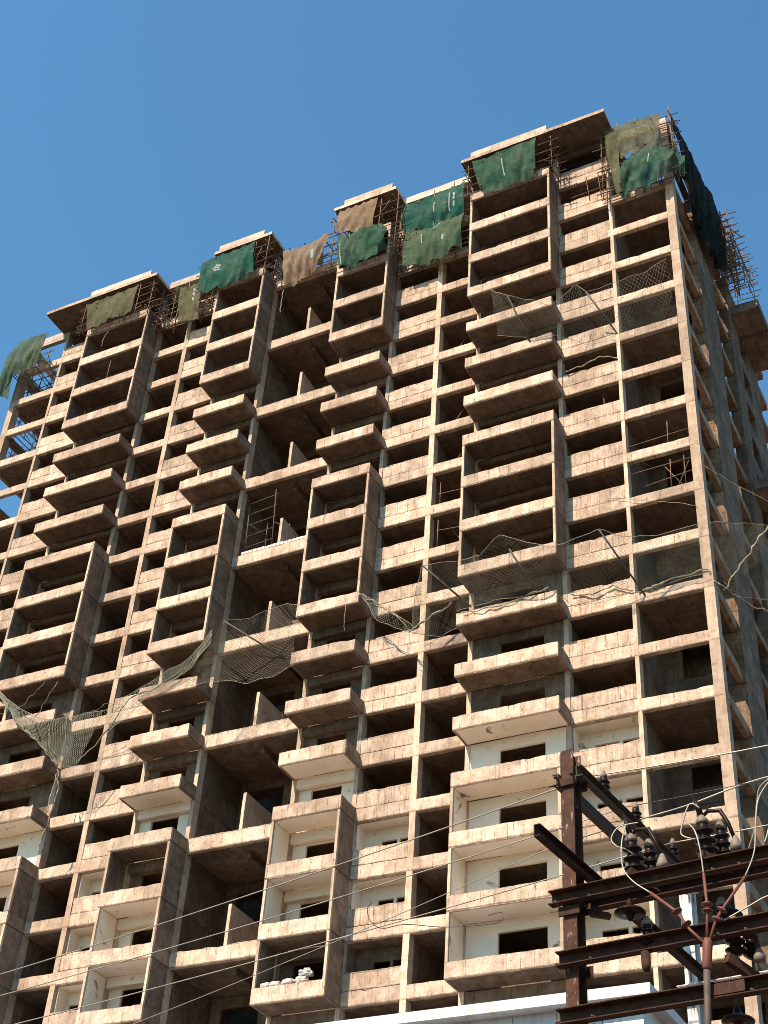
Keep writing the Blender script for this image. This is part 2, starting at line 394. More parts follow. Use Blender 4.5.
# floors
for k in range(KT, KB+1):
    z = zk(k)+.022; b = MB(); q = dict(res=1.2, jit=.006)
    for side in (1, -1):
        x0, x1 = mx(-21.6, -12.3, side); b.box(x0, x1, .27, 6, z, z+.15, **q)
        x0, x1 = mx(-12.3, -3.45, side); b.box(x0, x1, .27, 6, z, z+.15, **q)
        x0, x1 = mx(-3.45, .17, side)
        if k % 2: b.box(x0, x1, .27, 6, z, z+.15, **q)               # the corner rooms are two storeys high
    b.box(2*CX+21.5, -21.65, 4.05, 6, z, z+.15, **q)
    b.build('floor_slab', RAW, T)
# columns, continuous
zt = G0+9.3
for side in (1, -1):
    for a, c, d, ztop, zbot in ((-3.55, -3.35, .5, zt, 0), (-14.95, -14.63, .5, zt, 0), (0, .5, .6, zt-.1, 0), (-12.15, -11.90, .5, zt, 0), (-7.05, -6.80, .5, zt, 0),
                          (-21.63, -21.40, .5, zt, 0), (-18.10, -17.88, .5, zt, 0)):
        x0, x1 = mx(a, c, side)
        BOX('column', COL_M, T, x0, x1, -.014, d, zbot, ztop, res=1.0, jit=.012)
    # partition walls between the bays, and the walls of the deep recess
    for a, c, ya, yb in ((-3.53, -3.37, .5, 6), (-14.9, -14.7, .5, 6), (-12.10, -11.95, .5, 6), (-7.0, -6.85, .5, 6), (-18.05, -17.93, .5, 6), (-21.62, -21.42, .5, 4.05)):
        x0, x1 = mx(a, c, side)
        BOX('partition_wall', RAW, T, x0, x1, ya, yb, 0, zk(KT)+.1, res=1.5, jit=.008)
    x0, x1 = mx(-3.36, .2, side)
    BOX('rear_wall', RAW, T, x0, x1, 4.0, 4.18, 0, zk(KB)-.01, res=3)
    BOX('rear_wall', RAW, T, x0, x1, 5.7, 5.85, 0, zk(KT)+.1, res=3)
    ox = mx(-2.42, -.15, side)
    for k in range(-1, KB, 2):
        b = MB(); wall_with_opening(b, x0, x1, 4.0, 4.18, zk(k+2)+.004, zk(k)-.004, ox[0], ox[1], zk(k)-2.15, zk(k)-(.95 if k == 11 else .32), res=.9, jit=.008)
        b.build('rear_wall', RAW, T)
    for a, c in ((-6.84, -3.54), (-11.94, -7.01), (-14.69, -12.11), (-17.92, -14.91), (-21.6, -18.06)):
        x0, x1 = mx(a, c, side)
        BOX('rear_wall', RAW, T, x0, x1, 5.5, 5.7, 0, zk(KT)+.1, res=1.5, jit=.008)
# the deep recess in the middle: terraces at every second floor, dividers, openings behind
gx0, gx1 = 2*CX+21.63, -21.64
for k in range(-2, KB+1, 2):
    z = zk(k); b = MB()
    b.box(gx0+.01, gx1-.01, -.002, .22, z, z+.80, res=.28, jit=.014, top=.025)
    b.box(gx0+.01, gx1-.01, .22, 4.02, z+.02, z+.2, res=.8, jit=.006, mi=1)
    b.box(-24.47, -24.2, .95, 4.0, z-.34, z+.02, res=.6, jit=.01, mi=1)
    b.build('terrace', [CON, RAW], T)
    if k > -2:
        BOX('divider_wall', COL_M if k < 10 else COL_M, T, -24.50, -24.32, .02, 3.9, z+.2, z+2.85, res=.5, jit=.012)
    b = MB()
    if k < KB:
        wall_with_opening(b, gx0, gx1, 4.05, 4.2, zk(k+2)+.2, z+.01, -26.9, -24.72, zk(k+1)+.0, z-.55, res=.8, jit=.008)
        b.build('infill_wall', RAW, T)
# lower storeys behind the podium
BOX('lower_wall', RAW, T, 2*CX+.02, -.02, .3, .6, .01, zk(KB)-.1, res=3)
# east and west gables
for side in (1, -1):
    def gb(name, xa, xb, ya, yb, za, zb, **k):
        x0, x1 = mx(xa, xb, side); return BOX(name, SIDE, T, x0, x1, ya, yb, za, zb, **k)
    for k in range(KT, KB+1):
        z = zk(k); zn = zk(k+1)
        o = gb('gable_wall', .05, .60, 4.0, 7.6, zn+.02, z, res=.6, jit=.014); o.data.materials[0] = SIDEW
        b = MB(); x0, x1 = mx(.0, .62, side)
        xs = (x0, x1)
        b.box(*xs, 11.1, 13.3, zn+.02, z, res=.7, jit=.014)
        b.box(*xs, 13.3, 15.2, zn+.02, zn+.8, res=.7, jit=.014); b.box(*xs, 13.3, 15.2, z-.35, z, res=.7, jit=.014)
        b.box(*xs, 15.2, 18.0, zn+.02, z, res=.7, jit=.014)
        b.build('gable_wall', SIDEW, T)
        gb('gable_beam', -.1, .40, 7.62, 11.08, z-.02, z+.6, res=.5, jit=.014)
        o = gb('gable_recess_wall', -1.9, -1.7, 7.62, 11.08, zn+.02, z, res=.8, jit=.01); o.data.materials[0] = RAW
        gb('gable_beam', -.1, .40, 18.02, 21.5, z, z+.6, res=.5, jit=.014)
        if k in (-1, 4, 9, 14):
            x0, x1 = mx(.64, 2.45, side); b = MB()
            b.box(x0, x1, 11.9, 17.6, z, z+.2, res=.6, jit=.01); b.box(x0, x1, 11.78, 11.9, z, z+.8, res=.4, jit=.012, top=.022)
            xo = (x1-.12, x1) if side > 0 else (x0, x0+.12)
            b.box(*xo, 11.9, 16.6, z+.2, z+.8, res=.5, jit=.012, top=.022); b.box(x0, x1, 14.1, 14.35, z-.3, z-.004, res=.5, jit=.01)
            b.build('gable_balcony', SHADED, T)
    if side < 0:                              # west end: some rooms are closed, others show the sky
        for k in (-0, 3, 4, 6, 7, 8, 9, 10, 11, 12, 13, 14, 15, 16):
            if k in (0,): continue
            gb('gable_wall', .2, .34, .64, 3.96, zk(k+1)+.62, zk(k)-.004, res=.6, jit=.01)
    gb('gable_wall', .02, .5, 18.0, 24, 0, zk(KB), res=3)
    gb('gable_wall', .06, .60, 4.0, 18, 0, zk(KB)-.62, res=3)
BOX('rear_wall', RAW, T, 2*CX, 0, 21.6, 21.9, 0, zk(1), res=3)
# roofs
def roof(x0, x1, yf, z, ups, ym=6):
    b = MB(); b.box(x0, x1, yf, ym, z, z+.28, res=.6, jit=.012)
    o = b.build('roof_slab', [CON, RAW], T)
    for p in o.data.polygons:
        if p.normal.z < -.6: p.material_index = 1  # underside gets the darker concrete, its shade painted in
    if ups:
        u = MB(); u.box(ups[0], ups[1], yf+.06, yf+.25, z+.285, z+.82, res=.5, jit=.01); u.build('roof_parapet', ROOFC, o)
    return o
for side in (1, -1):
    x0, x1 = mx(-12.65, -2.85, side); us = mx(-12.0, -6.72, side); roof(x0, x1, -2.1, G0+9.4, us)
    x0, x1 = mx(-22.1, -17.43, side); us = mx(-21.4, -17.75, side); roof(x0, x1, -2.0, G0+9.4, us)
    x0, x1 = mx(-17.40, -12.68, side)
    b = MB(); b.box(x0, x1, -.5, -.3, G0+9.5, G0+10.12, res=.5, jit=.01); b.box(x0, x1, -.3, 6, G0+9.45, G0+9.7, res=1); b.build('roof_slab', ROOFC, T)
    x0, x1 = mx(-3.34, .46, side)
    BOX('roof_beam', ROOFC, T, x0, x1, 0, .3, G0+8.75, G0+9.6, res=.4, jit=.012)
    x0, x1 = mx(.16, .44, side)
    BOX('roof_beam', ROOFC, T, x0, x1, .62, 7.5, G0+8.75, G0+9.55, res=.5, jit=.012)
    # beams under the overhangs and rooms between the top floor and the roof
    for a, c in ((-11.9, -7.05), (-6.8, -3.55), (-21.4, -18.1), (-14.63, -12.15), (-17.88, -14.95)):
        x0, x1 = mx(a, c, side); BOX('roof_beam', RAW, T, x0, x1, 0.02, .25, G0+8.95, G0+9.39, res=.5, jit=.01)
        BOX('rear_wall', RAW, T, x0, x1, 2.6, 2.8, zk(KT)+.18, G0+9.38, res=1)
# ------------------------------------------------------------------ podium building in front of the tower
soot(CLAD, .5, .55, .75, (.42, .42, .42))
P = thing('podium_building', 'white clad low building with a flat overhanging roof edge at the foot of the tower', 'building', (-30, -5, 0))
pz = G0-48.05
b = MB(); b.box(-62, -1.85, -6, -1.2, pz-.40, pz); b.build('roof_fascia', CLAD, P)
b = MB(); b.box(-61.4, -2.35, -5.35, -1.25, 0.01, pz-.402); b.build('wall', CLAD, P)
b = MB()
for i in range(34):
    x = -3.9-i*1.75; b.box(x-.012, x+.012, -5.358, -5.349, 0.1, pz-.42)
for j in range(9): b.box(-61.3, -2.36, -5.357, -5.350, pz-1.75-2.2*j, pz-1.725-2.2*j)
b.build('panel_joints', WIRED, P)
# ------------------------------------------------------------------ debris nets hung on the top floors
def resample(poly, n):
    P_ = [Vector(p) for p in poly]; d = [0]
    for a, b in zip(P_, P_[1:]): d.append(d[-1]+(b-a).length)
    out = []
    for i in range(n+1):
        t = d[-1]*i/n; j = 0
        while j < len(d)-2 and d[j+1] < t: j += 1
        q = (t-d[j])/max(1e-6, d[j+1]-d[j]); out.append(P_[j].lerp(P_[j+1], q))
    return out
def debris_net(label, top, bot, mat, amp=.22, marks=(), seed=0, grp='debris nets hung round the top of the tower', ties=5):
    A, B = resample(top, 64), resample(bot, 64); n, m = 64, 44
    b = MB(); vs = []
    nrm = (A[-1]-A[0]).cross(Vector((0, 0, 1))).normalized()
    wid = (A[-1]-A[0]).length
    for j in range(m+1):
        t = j/m
        for i in range(n+1):
            s = i/n; p = A[i].lerp(B[i], t)
            q = Vector((s*wid, t*3, seed*7.3))
            fold = math.sin(s*wid*4.1+t*2.2+3.2*noise.noise(q*.8)+seed)*.42+noise.noise(Vector((s*wid*2.4+t*2.0, t*.7, seed)))*1.0+noise.noise(Vector((s*wid*5.5-t*3.5, t*1.3, seed+3)))*.28
            big = noise.noise(q*.45+Vector((0, 0, 5)))
            p = p+nrm*(amp*(fold*.75*(.4+t)+big*.9+math.sin(t*math.pi)*.8))
            p.z -= .16*abs(math.sin(s*math.pi*ties+.4*math.sin(seed)))*(1-t) + .12*noise.noise(q*1.3)*t
            vs.append(p)
    fs = [(j*(n+1)+i, j*(n+1)+i+1, (j+1)*(n+1)+i+1, (j+1)*(n+1)+i) for j in range(m) for i in range(n)]
    b.add(vs, fs, 0, True)
    for q, f in enumerate(b.f):
        i, j = q % n, q//n
        for (s0, s1, t0, t1) in marks:
            if s0*n <= i < s1*n and t0*m <= j < t1*m: b.mi[q] = 1
    o = b.build('debris_net', [mat, MARK]); o.data.materials[0] = mat
    return tag(o, label, 'net', grp)
debris_net('dark green net below the highest roof, over the topmost wide balcony', [(-11.9,-2,79.6),(-7.42,-2,79.7)], [(-11.2,-2,76.1),(-10.6,-2,75.7),(-9.0,-2,75.65),(-7.44,-2,76.3)], GREEN, .26, [(.44,.465,.25,.68)], 1)
debris_net('teal green net with white printed marks, between two roofs, upper of a pair', [(-17.24,-.95,79.2),(-12.80,-.95,79.2)], [(-17.2,-.95,76.1),(-12.85,-.95,75.8)], TEAL, .2, [(.80,.84,.22,.30),(.80,.84,.34,.42),(.80,.83,.46,.62),(.50,.515,.3,.6),(.74,.755,.2,.75)], 2)
debris_net('faded pale green net hanging under the teal net between two roofs', [(-17.15,-.98,76.25),(-15,-1.0,75.9),(-12.83,-.98,76.1)], [(-17.0,-.95,72.6),(-14.75,-.95,72.2),(-12.9,-.95,72.7)], LGREEN, .28, [(.30,.32,.2,.45),(.67,.70,.42,.56),(.5,.62,.05,.09)], 3)
debris_net('brown sun-bleached net under the small roof right of the recess', [(-21.65,-2,79.5),(-18.76,-2,79.5)], [(-21.75,-2,77.3),(-20.3,-2,76.7),(-19.0,-2,76.7)], BROWN, .15, (), 4)
debris_net('bulging dark green net below the brown net on the balcony right of the recess', [(-21.7,-2.0,77.1),(-19.5,-2,76.9),(-18.4,-2,76.7),(-17.85,-1.9,76.0)], [(-21.2,-1.95,73.4),(-19.67,-1.95,73.2),(-18.3,-1.95,73.4),(-17.8,-1.9,74.0)], GREEN, .34, [(.04,.06,.3,.9)], 5)
debris_net('torn brown net sagging across the top of the deep central recess', [(-26.7,-.9,78.95),(-24.6,-1,78.6),(-22.7,-.9,79.1)], [(-25.9,-.9,74.5),(-24.6,-.9,75.0),(-23.3,-.9,76.2)], BROWN, .26, [(.62,.68,.3,.55)], 6)
debris_net('bright teal net with a white printed patch, left of the central recess', [(-32.6,-2,79.3),(-28.3,-2,79.6)], [(-32.3,-2,76.0),(-30,-2,75.9),(-27.95,-2,76.15)], TEAL, .22, [(.24,.38,.38,.41),(.25,.36,.44,.47),(.27,.36,.50,.53),(.30,.33,.32,.36)], 7)
debris_net('small olive net strip left of the bright teal net', [(-35.0,-.95,78.9),(-33.2,-.95,78.6)], [(-34.6,-.95,75.1),(-32.9,-.95,74.7)], OLIVE, .14, [(.66,.74,.12,.2),(.66,.74,.24,.34),(.66,.74,.4,.48)], 8, ties=3)
debris_net('flat olive green net under the wide roof at the left', [(-42.55,-2,79.35),(-38.0,-2,79.5)], [(-41.9,-2,76.35),(-39.8,-2,76.6),(-38.0,-2,76.6)], OLIVE, .14, (), 9)
debris_net('green net draped over the far left top corner of the tower', [(-50.5,-.9,78.2),(-49.5,-.9,79.3),(-46.8,-.9,79.4)], [(-50.2,-.9,73.6),(-49.0,-.95,75.3),(-46.9,-.9,76.4)], LGREEN, .3, (), 10)
debris_net('dark green tail of net hanging from the far left corner', [(-50.6,-.8,77.9),(-49.2,-.85,77.3)], [(-50.3,-.8,74.2),(-48.9,-.85,73.0)], GREEN, .2, (), 11, ties=2)
debris_net('olive net over the top beam of the near right corner', [(-3.25,-.9,79.25),(.42,-.9,79.35)], [(-2.9,-.95,76.0),(-2.2,-.9,76.1),(.15,-.9,76.0)], OLIVE, .2, (), 12)
debris_net('narrow olive strip of net hanging down the left of the near corner', [(-3.3,-.85,78.9),(-2.4,-.9,78.6)], [(-2.75,-.85,72.9),(-2.35,-.9,72.9)], OLIVE, .16, (), 13, ties=2)
debris_net('dark green net bunched below the olive net at the near corner', [(-2.1,-1,75.6),(-1.5,-1,76.3),(-.13,-1,76.2),(1.0,-.9,75.1)], [(-2.5,-.95,72.5),(-.9,-.95,72.6),(.0,-.95,72.8),(.85,-.85,73.3)], GREEN, .36, [(.5,.515,.2,.5),(.3,.31,.3,.6)], 14)
debris_net('green rag of net on the right face of the near corner', [(.75,-.7,75.8),(1.5,-.4,74.8)], [(.7,-.6,73.6),(1.35,-.3,73.3)], TEAL, .16, (), 15, ties=2)
debris_net('long black net along the right side of the roof', [(1.0,-.5,79.5),(1.25,3.8,79.7),(1.5,7.9,79.6)], [(.92,.4,74.3),(1.05,3.2,72.9),(1.3,7.5,72.4)], DARKN, .34, (), 16)

# ------------------------------------------------------------------ tube scaffolds
def scaffold(label, xr, yr, zr, nx=4, nz=3, seed=0, r=.035, extra=8, cat='scaffold', mat=POLE, grp='pole scaffolds around the top floors', diag=True):
    rr = random.Random(seed); t = thing('scaffold', label, cat, ((xr[0]+xr[1])/2, (yr[0]+yr[1])/2, zr[0]), grp)
    def pole(a, b_):
        j = lambda p, s: (p[0]+rr.uniform(-s, s), p[1]+rr.uniform(-s, s)*.6, p[2]+rr.uniform(-s, s))
        m = MB(); a = j(a, .12); b_ = j(b_, .12); mid = [(a[i]+b_[i])/2+rr.uniform(-.03, .03) for i in range(3)]
        m.tube([a, mid, b_], r*rr.uniform(.8, 1.2), 6); m.build('pole', mat, t)
    for y in yr:
        for i in range(nx):
            x = xr[0]+(xr[1]-xr[0])*i/(nx-1); pole((x, y, zr[0]-.3*rr.random()), (x, y, zr[1]+.5*rr.random()))
        for k in range(nz):
            z = zr[0]+(zr[1]-zr[0])*(k+.5)/nz; pole((xr[0]-.5, y, z), (xr[1]+.5, y, z))
    for i in range(nx):
        for k in range(nz):
            x = xr[0]+(xr[1]-xr[0])*i/(nx-1); z = zr[0]+(zr[1]-zr[0])*(k+.5)/nz
            if rr.random() < .75: pole((x, yr[0]-.3, z+.05), (x, yr[-1]+.4, z+.05))
    for e in range(extra if diag else 0):
        x = rr.uniform(*xr); z = rr.uniform(zr[0], zr[1]-.4)
        pole((x, yr[0], z), (x+rr.uniform(-1.4, 1.4), rr.choice(yr), z+rr.uniform(-.3, 1.3)))
    return t
scaffold('pole scaffold behind the dark green net under the highest roof', (-12.2, -6.5), (-1.85, -.6), (76.0, 79.4), 6, 4, 1)
scaffold('pole scaffold between the teal and pale green nets', (-17.5, -12.5), (-.85, -.3), (72.7, 79.2), 5, 6, 2)
scaffold('pole scaffold behind the brown net under the small roof', (-21.9, -17.4), (-1.85, -.6), (73.4, 79.3), 5, 5, 3)
scaffold('pole scaffold at the top of the central recess', (-27.2, -22.2), (-.75, .4), (76.6, 79.0), 5, 3, 4)
scaffold('pole scaffold behind the bright teal net', (-32.4, -27.2), (-1.85, -.6), (76.1, 79.3), 6, 4, 5)
scaffold('pole scaffold beside the small olive net strip', (-36.6, -32.0), (-.85, -.3), (75.1, 79.0), 5, 4, 6)
scaffold('pole scaffold behind the flat olive net under the wide left roof', (-42.6, -36.8), (-1.85, -.6), (76.2, 79.3), 6, 4, 7)
scaffold('pole scaffold inside the near right corner behind the olive net', (-3.5, .9), (-.8, -.2), (73.0, 79.3), 5, 6, 8)
scaffold('leaning scaffold at the far left corner, open to the sky', (-49.5, -46.3), (-.8, 1.2), (75.4, 77.4), 4, 2, 9)
scaffold('crossed props standing in the open top room at the far left', (-49.3, -46.6), (1.0, 3.2), (70.9, 72.9), 4, 3, 10, .03, 8)
scaffold('crossed props in the second open room at the far left', (-49.3, -46.6), (1.0, 3.2), (73.9, 75.9), 4, 3, 11, .03, 8)
scaffold('crossed props in the third open room at the far left', (-49.3, -46.6), (1.2, 3.2), (67.9, 69.9), 4, 3, 12, .03, 8)
st = scaffold('tall lattice scaffold sticking out of the right side near the roof', (.95, 1.95), (8.0, 9.1, 10.2, 11.3, 12.4, 13.4), (75.6, 79.0), 2, 5, 13, .03, 12)
scaffold('dense rack of props behind the lattice scaffold on the right side', (.8, 1.5), (7.6, 8.6, 9.6, 10.6), (74.0, 78.6), 2, 7, 14, .05, 14)
# rails in the corner rooms and the narrow bays, ladder frame on a terrace
def rail(label, bars, r=.03, name='guard_rail', cat='railing', mat=POLE, grp='improvised pole railings in open bays'):
    xs = [p[0] for q in bars for p in q]; t = thing(name, label, cat, (sum(xs)/len(xs), bars[0][0][1], min(p[2] for q in bars for p in q)), grp)
    for a, b_ in bars:
        m = MB(); m.tube([a, b_], r, 6); m.build('pole', mat, t)
rail('single pole railing with one upright in a corner room', [((-3.33,.3,53.55),(.0,.3,53.75)),((-1.2,.25,52.9),(-1.15,.25,54.6)),((-3.2,.5,52.9),(-2.6,2.2,53.4))])
rail('tangle of crossed poles in the corner room below the single railing', [((-3.3,.25,51.6),(.0,.25,51.7)),((-2.6,.3,50.6),(.0,.3,50.9)),((-1.2,.22,49.9),(-1.15,.22,51.9)),((-3.2,.4,49.9),(-1.8,2.4,51.5)),((-1.6,.5,51.9),(-.4,.9,49.9)),((-.2,.5,51.9),(-1.3,.9,49.9)),((-.45,.25,50),(-.45,.3,52.1)),((-3.0,.6,50.2),(-2.2,2.6,51.7))])
rail('L-shaped rail in a narrow bay between parapets, upper one', [((-14.2,.2,52.9),(-14.2,.2,54.6)),((-14.3,.2,53.8),(-12.2,.2,53.7))])
rail('L-shaped rail in the narrow bay one floor lower', [((-14.25,.2,49.9),(-14.25,.2,51.9)),((-14.3,.2,51.2),(-12.2,.2,51.0)),((-13.9,.8,51.9),(-12.6,1.6,49.9))])
rail('two upright bars fixed in front of a parapet near the roof', [((-4.9,-.05,76.6),(-4.7,-.05,74.2)),((-4.1,-.05,76.5),(-3.95,-.05,74.2)),((-5.9,-.04,75.0),(-3.6,-.04,75.1))])
lad = [((-26.95,.4,53.1),(-27.1,.4,57.2)),((-25.1,.4,53.1),(-25.35,.4,58.0)),((-26.3,1.5,53.1),(-26.4,1.5,56.4)),((-24.5,1.2,53.1),(-24.6,1.2,55.6))]
for i in range(5): lad.append(((-27.0,.42,53.9+i*.85),(-25.15,.42,54.1+i*.85)))
lad.append(((-27.0,.42,55.7),(-26.3,1.5,55.4))); lad.append(((-25.2,.42,55.3),(-24.5,1.2,55.3)))
rail('ladder-like access frame standing on a terrace of the central recess', lad, .035, 'access_frame', 'scaffold', GREYST, None)
m = MB(); rr = random.Random(5); x = -26.9
while x < -21.9:
    m.box(x, x+.22, .0, .2, zk(6)+.84, zk(6)+1.0+rr.uniform(-.02, .02)); x += .26
tag(m.build('block_row', WHITE), 'row of white blocks laid along the edge of a terrace under the access frame', 'blocks')

# ------------------------------------------------------------------ safety nets
def safety_net(label, outer, inner, cell=.24, mat=NETM, sag=.35, poles=(), bundles=(), r=.0048, ropes=True, seed=0, grp='safety nets slung between floors'):
    L = sum((Vector(b)-Vector(a)).length for a, b in zip(outer, outer[1:]))
    D = (Vector(outer[len(outer)//2])-Vector(inner[len(inner)//2])).length
    n = max(6, int(L/cell)); m = max(4, int(D/cell)); A = resample(outer, n); B = resample(inner, n)
    c0 = sum(A, Vector())/(n+1)
    t = thing('safety_net', label, 'net', c0, grp)
    def P_(i, j):
        q = j/m; p = A[i].lerp(B[i], q)
        p.z -= sag*math.sin(q*math.pi)*(.6+.4*math.sin(i/n*math.pi)); p += noise.noise_vector(p*.9+Vector((seed, 0, 0)))*.12+noise.noise_vector(p*3.7)*.02
        return p
    b = MB()
    for s in range(-m, n+m+1):
        for dr in (1, -1):
            run = []
            for j in range(m+1):
                i = s+dr*j
                if 0 <= i <= n: run.append(P_(i, j))
                elif run: break
            if len(run) > 1 and random.random() > .06: b.tube(run, r, 3, cap=False)
    b.build('net_mesh', mat, t)
    if ropes:
        b = MB(); b.tube([P_(i, 0) for i in range(n+1)], .015, 5); b.build('edge_rope', ROPE, t)
        b = MB(); b.tube([P_(i, m) for i in range(n+1)], .012, 5); b.build('edge_rope', ROPE, t)
    for a, c in poles:
        b = MB(); b.tube([a, c], .05, 7); b.build('support_pole', WIRED, t)
    for pts, rad in bundles:
        P2 = resample(pts, 48); b = MB(); b.tube([p+noise.noise_vector(p*2.1)*.12+noise.noise_vector(p*5.3)*.04 for p in P2], [rad*.62*(.4+1.5*abs(noise.noise(p*2.3))+.4*random.random()) for p in P2], 7); b.build('gathered_net', NETG if mat is NETG else ROPE, t)
    return t
safety_net('long sagging safety net on two outrigger poles across the near corner bays', [(-12.1,-1.5,47.3),(-10.47,-2.5,46.5),(-9.03,-3.2,46.82),(-6.54,-3,45.4),(-4.05,-3,45.82),(-2.62,-2.2,45.5),(-1.52,-1.4,45.8),(.1,-.3,46.9)],
    [(-12.1,-1.6,44.1),(-9.5,-1.7,44.0),(-7,-1.7,43.9),(-6.4,-.4,43.6),(-4,-.3,43.6),(-2,-.3,43.8),(.4,-.3,43.9)], .23, NETM, .35, [((-7.8,-1.5,44.1),(-8.6,-3.2,45.81)),((-2.87,-.02,43.6),(-4.05,-3,45.82))],
    [([(-6.6,-.12,44.6),(-5.4,-.15,44.25),(-4.4,-.15,44.5),(-3.4,-.12,44.0)], .07), ([(-11.8,-1.6,43.9),(-9.8,-1.62,43.7),(-7.2,-1.6,44.2)], .05), ([(-3.2,-.1,43.75),(-1.4,-.12,44.1),(.2,-.1,44.2),(.75,.1,43.3)], .08)])
safety_net('upper safety net with peaked ropes below the near top floors', [(-10.21,-2.5,65.97),(-8.83,-3.2,64.23),(-6.46,-2.6,62.96),(-5.23,-1.8,64.9),(-4.59,-1.8,64.02),(-3.24,-1.0,64.99),(-1.45,-.6,65.53),(-.28,-.25,66.52)],
    [(-10,-1.6,63.0),(-8,-1.6,61.8),(-6.7,-1.55,61.6),(-5,-.25,61.4),(-3.3,-.2,61.2),(-1.5,-.2,61.3),(.1,-.2,61.5)], .25, NETM, .3, [((-8.12,-1.5,61.72),(-8.83,-3.2,64.23)),((-3.47,-.02,61.9),(-4.59,-1.8,64.02))],
    [([(-6.5,-.12,59.9),(-5.3,-.16,60.1),(-4.4,-.16,60.35),(-3.6,-.1,59.9)], .06)], .0055)
safety_net('dark safety net spread under a terrace of the central recess', [(-24.87,-3.4,45.62),(-23.8,-2.6,46.06),(-23.33,-1.8,46.99),(-22.4,-1.3,47.5),(-21.51,-1.5,47.03)], [(-27.2,-2.8,42.5),(-25.0,-2.6,42.4),(-23.81,-2.2,42.2),(-22.57,-1.8,42.5),(-21.44,-1.6,43.1)], .2, NETM, .3, [((-21.72,-1.5,43.5),(-24.87,-3.4,45.62))], (), .007)
safety_net('short safety net gathered to a low point left of the wide balconies', [(-14.9,-1.0,44.6),(-13.71,-2.5,46.78),(-12.2,-1.55,47.29)], [(-14.65,-1.5,43.46),(-13.4,-.5,43.6),(-12.2,-.5,43.9)], .2, NETM, .3, [((-11.77,-.6,44.9),(-13.71,-2.5,46.78))], [([(-14.65,-1.6,43.46),(-13.9,-1.2,44.4),(-12.7,-1.0,45.1)], .08)])
safety_net('twisted strip of net hanging from the balcony right of the recess', [(-17.8,-1.6,46.8),(-16.37,-1.8,45.5),(-15.1,-1.8,44.4),(-14.5,-1.6,43.7)], [(-17.7,-1.6,46.6),(-16.5,-1.6,44.6),(-15.3,-1.6,43.8),(-14.7,-1.6,43.4)], .16, NETG, .1, (), [([(-17.8,-1.6,46.7),(-16.37,-1.8,45.4),(-15.15,-1.8,44.3),(-14.6,-1.6,43.5)], .06)])
safety_net('grey torn net sagging to a knot in front of the left wide balconies', [(-41.3,-1.85,46.0),(-39.3,-1.85,44.3),(-37.2,-1.85,43.1),(-35.6,-1.85,42.9),(-33.2,-1.75,42.9)], [(-41.25,-1.85,45.7),(-39.27,-1.9,43.4),(-37.24,-1.95,41.6),(-35.2,-1.95,39.7),(-34.2,-1.9,39.6)], .13, NETG, .15,
    (), [([(-41.3,-1.85,46.0),(-39.2,-1.95,43.4),(-37.2,-2,41.6),(-35.4,-2,39.7)], .05), ([(-35.4,-1.9,39.6),(-35.0,-1.95,38.2),(-35.2,-1.9,36.8),(-35.7,-1.75,35.2)], .06), ([(-38.1,-1.6,46.0),(-39.5,-1.65,44.6),(-41.3,-1.7,44.3)], .03), ([(-37.2,-1.6,45.8),(-37.9,-1.8,43.6),(-38.2,-1.9,42.4)], .03), ([(-35.7,-1.9,43.0),(-35.2,-1.95,41.0),(-34.4,-1.95,39.9)], .035), ([(-36.9,-1.9,42.8),(-36.4,-1.95,41.2),(-35.2,-1.95,40.0)], .03)], .009, seed=3)
safety_net('pale rolled net stretched up to the recess from the left knot', [(-33.2,-1.75,42.9),(-30.0,-1.8,44.2),(-27.8,-1.8,45.1),(-26.7,-1.8,46.6)], [(-32.7,-1.75,41.3),(-30.11,-1.8,43.2),(-27.72,-1.8,44.3),(-26.7,-1.8,45.7)], .14, NETG, .15, (), [([(-34.2,-1.85,39.7),(-32.7,-1.8,41.4),(-31.6,-1.8,43.3),(-30.1,-1.8,43.5),(-27.7,-1.8,44.6),(-26.7,-1.8,46.2)], .06), ([(-34.2,-1.8,42.9),(-32.9,-1.8,43.3),(-31.9,-1.8,43.0),(-32.6,-1.8,42.4)], .025)], .009, seed=5)
safety_net('net on a slanting pole sticking out of the right side of the tower', [(.62,-.2,46.95),(1.6,.8,47.3),(3.0,1.85,47.55),(4.2,3.0,47.9)], [(.8,.4,43.6),(1.3,1.6,43.5),(2.0,2.61,43.76),(3.4,3.6,44.2)], .2, NETM, .3, [], [([(.75,.6,43.3),(1.8,1.2,45.3),(3.0,1.85,47.5)], .06), ([(.7,.3,43.5),(1.2,1.2,43.3),(1.9,2.4,43.1),(2.6,3.4,43.5)], .06)])

# ------------------------------------------------------------------ props and loose ropes
def prop(label, a, b_, r=.03, name='prop', cat='prop', grp='steel props in the open bays', mat=POLE):
    m = MB(); A = Vector(a); B = Vector(b_); m.tube([A, A.lerp(B, .5), B], [r, r, r*.8], 7); m.box(A.x-.09, A.x+.09, A.y-.09, A.y+.09, A.z, A.z+.02); m.box(B.x-.09, B.x+.09, B.y-.09, B.y+.09, B.z-.02, B.z)
    return tag(m.build(name, mat), label, cat, grp)
prop('single upright prop in the second topmost wide balcony at the left', (-39.6, -1.25, zk(0)+.17), (-39.6, -1.25, zk(-1)+.015), .035)
prop('leaning prop in a narrow bay just left of the highest wide balcony, upper one', (-14.3, .7, zk(2)+.18), (-13.2, 1.2, zk(1)+.02))
prop('leaning prop in a narrow bay just left of the highest wide balcony, two floors lower', (-14.3, .6, zk(4)+.18), (-13.0, 1.1, zk(3)+.02))
prop('leaning prop in a narrow bay left of the wide balcony, above the L-shaped rails', (-14.2, .7, zk(5)+.18), (-13.0, 1.3, zk(4)+.02))
